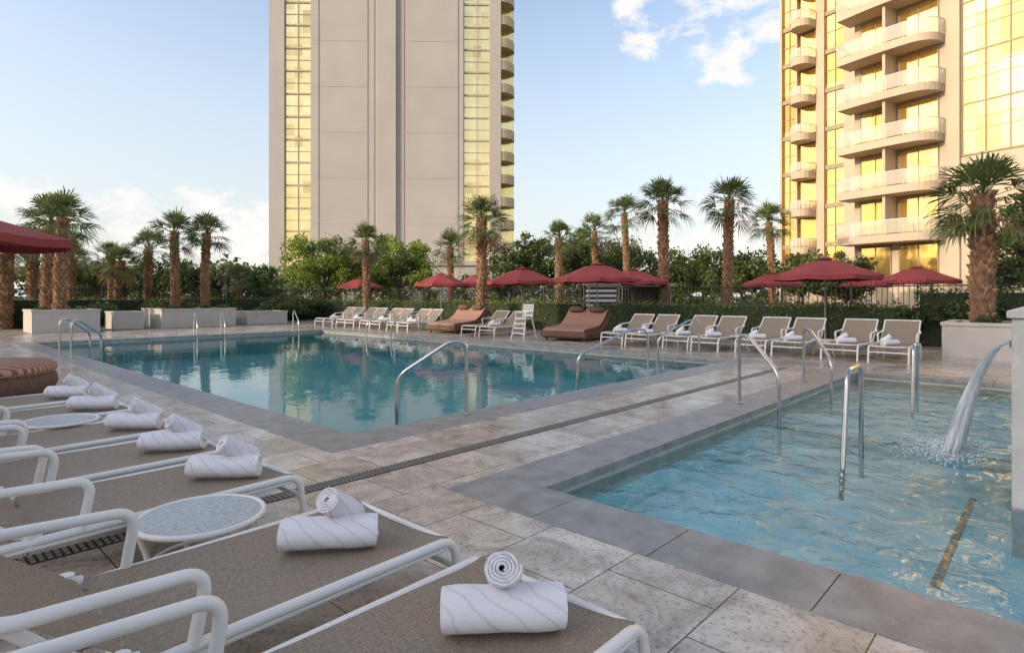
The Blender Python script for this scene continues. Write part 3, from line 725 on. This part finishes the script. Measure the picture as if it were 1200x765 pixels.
while z<H:
    vs=[]; n=12
    for zz in (z,z+1.25):
        for k in range(n+1):
            a=-math.pi/2+math.pi*k/n*.8
            vs.append((31.3+1.9*math.cos(a)*1.0,2.4+2.3*math.sin(a),zz))
    c0=len(vs); vs+=[(31.3,2.4,z),(31.3,2.4,z+1.25)]
    fs=[(k,k+1,n+2+k,n+1+k) for k in range(n)]+[(k+1,k,c0) for k in range(n)]
    mb.add(vs,fs,0); z+=FH
mb.obj('balconies',[M('balcony_stucco',(.75,.58,.33),.8)],parent=e)
mb=MB(); mb.box(31.35,32.98,2.05,2.199,3,H-1); mb.box(33.0,33.1,2.3,20,3,H-1); mb.obj('corner_glass',[GOLD],parent=e)
mb=MB(); mb.box(18,34,-9,-.4,0,5.2); mb.box(17.7,34.3,-9.3,-.1,5.2,5.7); 
mb.obj('podium',[STUCCO],parent=e)
# ------------------------------------------------------------------ right tower
e=empty('hotel_tower',(24.2,41.9,0),math.atan2(-.8526,.5226))
H=60; Z0=5.5
mb=MB()
mb.box(0,5.8,0,22,0,H); mb.box(5.8,6.45,-.25,22,0,H); mb.box(6.45,22,-.05,22,0,10.0); mb.box(6.45,22,.25,22,10,H)
mb.box(-8.5,-.0,4.5,22,0,H)
mb.box(-5.3,-4.6,4.0,4.5,0,H); mb.box(-8.55,-8.35,4.0,4.5,0,H); mb.box(-7.15,-7.0,4.1,4.5,0,H); mb.box(-3.0,-.0,4.0,4.5,0,H)
mb.obj('walls',[STUCCO2],parent=e)
g=MB(); fr=MB()
g.box(6.45,22,.05,.249,10.05,H); g.box(-8.35,-7.15,4.25,4.499,3,H); g.box(-4.6,-3.0,4.25,4.499,3,H)
x=6.45
while x<22: fr.box(x,x+.07,-.02,.049,10.05,H); x+=1.2
z=10.05
while z<H:
    fr.box(6.45,22,-.01,.047,z,z+.12); fr.box(6.45,22,.01,.046,z+1.5,z+1.55); fr.box(6.45,22,.01,.046,z+2.2,z+2.24); z+=FH
z=Z0-FH+.0
while z<H-3:
    if z>2:
        for a,b in ((-8.35,-7.15),(-4.6,-3.0)):
            fr.box(a,b,4.12,4.249,z,z+.35); fr.box(a,b,4.2,4.247,z+1.7,z+1.76)
            fr.box((a+b)/2-.03,(a+b)/2+.03,4.19,4.248,z+.35,z+FH)
        for a,b in ((.5,2.4),(3.0,5.2)):
            g.box(a,b,-.06,-.001,z+.25,z+2.45)
            fr.box(a-.06,a,-.1,-.001,z+.25,z+2.5); fr.box(b,b+.06,-.1,-.001,z+.25,z+2.5); fr.box(a,b,-.1,-.062,z+2.4,z+2.5); fr.box((a+b)/2-.03,(a+b)/2+.03,-.1,-.062,z+.25,z+2.4)
        g.box(-6.9,-5.5,4.38,4.499,z+.25,z+2.5)
    z+=FH
g.obj('windows',[GOLD2],parent=e); fr.obj('window_frames',[FRAME],parent=e)
b=MB(); gl=MB(); rl=MB()
z=Z0
def balc(path,z,fas,rail_):
    n=len(path)
    top=[(x,y,z+.0) for x,y in path]; bot=[(x,y,z-fas) for x,y in path]
    b.add(top+bot,[(i,i+1,n+i+1,n+i) for i in range(n-1)]+[tuple(range(n))[::-1],tuple(range(n,2*n))],0)
    inn=[(x,y) for x,y in path]
    gl.add([(x,y,z+.06) for x,y in inn]+[(x,y,z+rail_) for x,y in inn],[(i,i+1,n+i+1,n+i) for i in range(n-1)],0)
    rl.tube([(x,y,z+rail_+.02) for x,y in inn],.035,6)
    for i in range(0,n,1): rl.tube([(inn[i][0],inn[i][1],z),(inn[i][0],inn[i][1],z+rail_)],.025,4)
main=[(-.3,-.02),(-.3,-1.7),(1,-1.8),(2,-1.85),(3,-1.85),(4,-1.8)]+[(4.2+1.35*math.sin(a),-.45-1.32*math.cos(a)) for a in [i*math.pi/14 for i in range(1,8)]]+[(5.55,-.02)]
small=[(-7.0,4.09),(-7.0,3.4)]+[(-6.15+.85*math.sin(a),3.4-.8*math.cos(a)) for a in [-math.pi/2+i*math.pi/8 for i in range(1,8)]]+[(-5.3,3.4),(-5.3,4.09)]
while z<H-3:
    balc(main,z,.5,.9); balc(small,z,.6,.65); z+=FH
b.obj('balconies',[STUCCO2],parent=e)
GLS,nt,bb=newmat('balcony_glass'); bb.inputs['Base Color'].default_value=(.70,.66,.55,1); bb.inputs['Roughness'].default_value=.1; bb.inputs['Alpha'].default_value=.5
gl.obj('balcony_glass',[GLS],parent=e); rl.obj('balcony_rails',[WHITE],parent=e)
mb=MB(); mb.box(2.6,2.78,-1.5,-.002,Z0,H-3); mb.obj('balcony_dividers',[STUCCO2],parent=e)

# added building-shaped sun blocker, out of view, placed and sized to shade the deck
e=empty('deck_shade_block',(-48,-34,0),0)
mb=MB(); mb.box(0,9,-20,36,0,21); mb.box(-.3,9.3,-20.3,36.3,21,22); mb.obj('walls',[STUCCO],parent=e)
mb=MB()
for f in range(6):
    for k in range(16): mb.box(9.0,9.06,-18+k*3.3,-16.2+k*3.3,1.2+f*3.2,3.2+f*3.2)
mb.obj('windows',[GOLD],parent=e)

# ------------------------------------------------------------------ world / sun / camera
SUN_EL=14; sd=Vector((-.90,-.43)).normalized()
rot=math.atan2(sd.x,sd.y)
w=bpy.data.worlds.new('World'); scene.world=w; w.use_nodes=True; nt=w.node_tree; L=nt.links.new
bg=nt.nodes['Background']; bg.inputs['Strength'].default_value=.15
sky=N(nt,'ShaderNodeTexSky'); sky.sky_type='NISHITA'; sky.sun_disc=False; sky.sun_elevation=R(SUN_EL+8); sky.sun_rotation=rot; sky.air_density=1.0; sky.dust_density=2.0; sky.ozone_density=1.2
gain=N(nt,'ShaderNodeMixRGB',blend_type='MULTIPLY'); gain.inputs['Fac'].default_value=1; gain.inputs['Color2'].default_value=(2.35,2.18,2.05,1); L(sky.outputs[0],gain.inputs['Color1'])
tc=N(nt,'ShaderNodeTexCoord'); gen=tc.outputs['Generated']
def mathn(op,a,b=None,c=None,clamp=False):
    n=N(nt,'ShaderNodeMath',operation=op); n.use_clamp=clamp
    for i,v in enumerate((a,b,c)):
        if v is None: continue
        if isinstance(v,(int,float)): n.inputs[i].default_value=v
        else: L(v,n.inputs[i])
    return n.outputs[0]
def dotmask(dirv,lo,hi):
    d=N(nt,'ShaderNodeVectorMath',operation='DOT_PRODUCT'); L(gen,d.inputs[0]); d.inputs[1].default_value=Vector(dirv).normalized()
    mr=N(nt,'ShaderNodeMapRange'); mr.interpolation_type='SMOOTHSTEP'; mr.inputs['From Min'].default_value=lo; mr.inputs['From Max'].default_value=hi
    L(d.outputs['Value'],mr.inputs['Value']); return mr.outputs['Result']
mp=N(nt,'ShaderNodeMapping'); mp.inputs['Scale'].default_value=(1,1,1.7); L(gen,mp.inputs[0])
nz=N(nt,'ShaderNodeTexNoise'); nz.inputs['Scale'].default_value=13; nz.inputs['Detail'].default_value=10; nz.inputs['Roughness'].default_value=.60; nz.inputs['Distortion'].default_value=.2; L(mp.outputs[0],nz.inputs['Vector'])
sp=N(nt,'ShaderNodeSeparateXYZ'); L(gen,sp.inputs[0])
mA=dotmask((268,695,350),.986,.997); mB=dotmask((168,695,350),.994,.9985)
m1=mathn('MAXIMUM',mA,mB)
lowm=N(nt,'ShaderNodeMapRange'); lowm.interpolation_type='SMOOTHSTEP'; lowm.inputs['From Min'].default_value=.20; lowm.inputs['From Max'].default_value=.12; L(sp.outputs[2],lowm.inputs['Value'])
mC=dotmask((-560,695,95),.93,.98); mD=dotmask((-330,695,90),.975,.995); mE=dotmask((230,695,60),.985,.999)
m2=mathn('MULTIPLY',mathn('MAXIMUM',mathn('MAXIMUM',mC,mD),mE),lowm.outputs['Result'])
m2=mathn('MULTIPLY',m2,1.2)
mm=mathn('MAXIMUM',m1,m2)
fac=mathn('MULTIPLY',mathn('SUBTRACT',mathn('MULTIPLY_ADD',mm,.30,nz.outputs['Fac']),.74),8,clamp=True)
fac=mathn('MULTIPLY',fac,.92)
mr=N(nt,'ShaderNodeMapRange'); mr.interpolation_type='SMOOTHSTEP'; mr.inputs['From Min'].default_value=-.05; mr.inputs['From Max'].default_value=.55; mr.inputs['To Min'].default_value=.85; mr.inputs['To Max'].default_value=0.05; L(sp.outputs[2],mr.inputs['Value'])
hz=N(nt,'ShaderNodeMixRGB'); L(mr.outputs['Result'],hz.inputs['Fac']); L(gain.outputs[0],hz.inputs['Color1']); hz.inputs['Color2'].default_value=(5.2,5.25,5.2,1)
cm=N(nt,'ShaderNodeMixRGB'); L(fac,cm.inputs['Fac']); L(hz.outputs[0],cm.inputs['Color1']); cm.inputs['Color2'].default_value=(7.0,6.75,6.55,1)
L(cm.outputs[0],bg.inputs['Color'])
sl=bpy.data.lights.new('sun','SUN'); sl.energy=3.0; sl.angle=R(.5); sl.color=(1,.80,.56)
so=bpy.data.objects.new('sun',sl); scene.collection.objects.link(so)
dv=Vector((sd.x*math.cos(R(SUN_EL)),sd.y*math.cos(R(SUN_EL)),math.sin(R(SUN_EL))))
so.rotation_euler=dv.to_track_quat('Z','Y').to_euler(); so.location=(-20,-10,30)
cam=bpy.data.cameras.new('camera'); co=bpy.data.objects.new('camera',cam); scene.collection.objects.link(co)
co.location=(0,0,1.5); co.rotation_euler=(R(90),0,0); cam.sensor_width=36; cam.lens=36*695/1200; cam.shift_y=-35.5/1200; cam.clip_end=9000; cam.clip_start=.05
scene.camera=co
scene.view_settings.view_transform='Standard'; scene.view_settings.look='None'; scene.view_settings.exposure=0
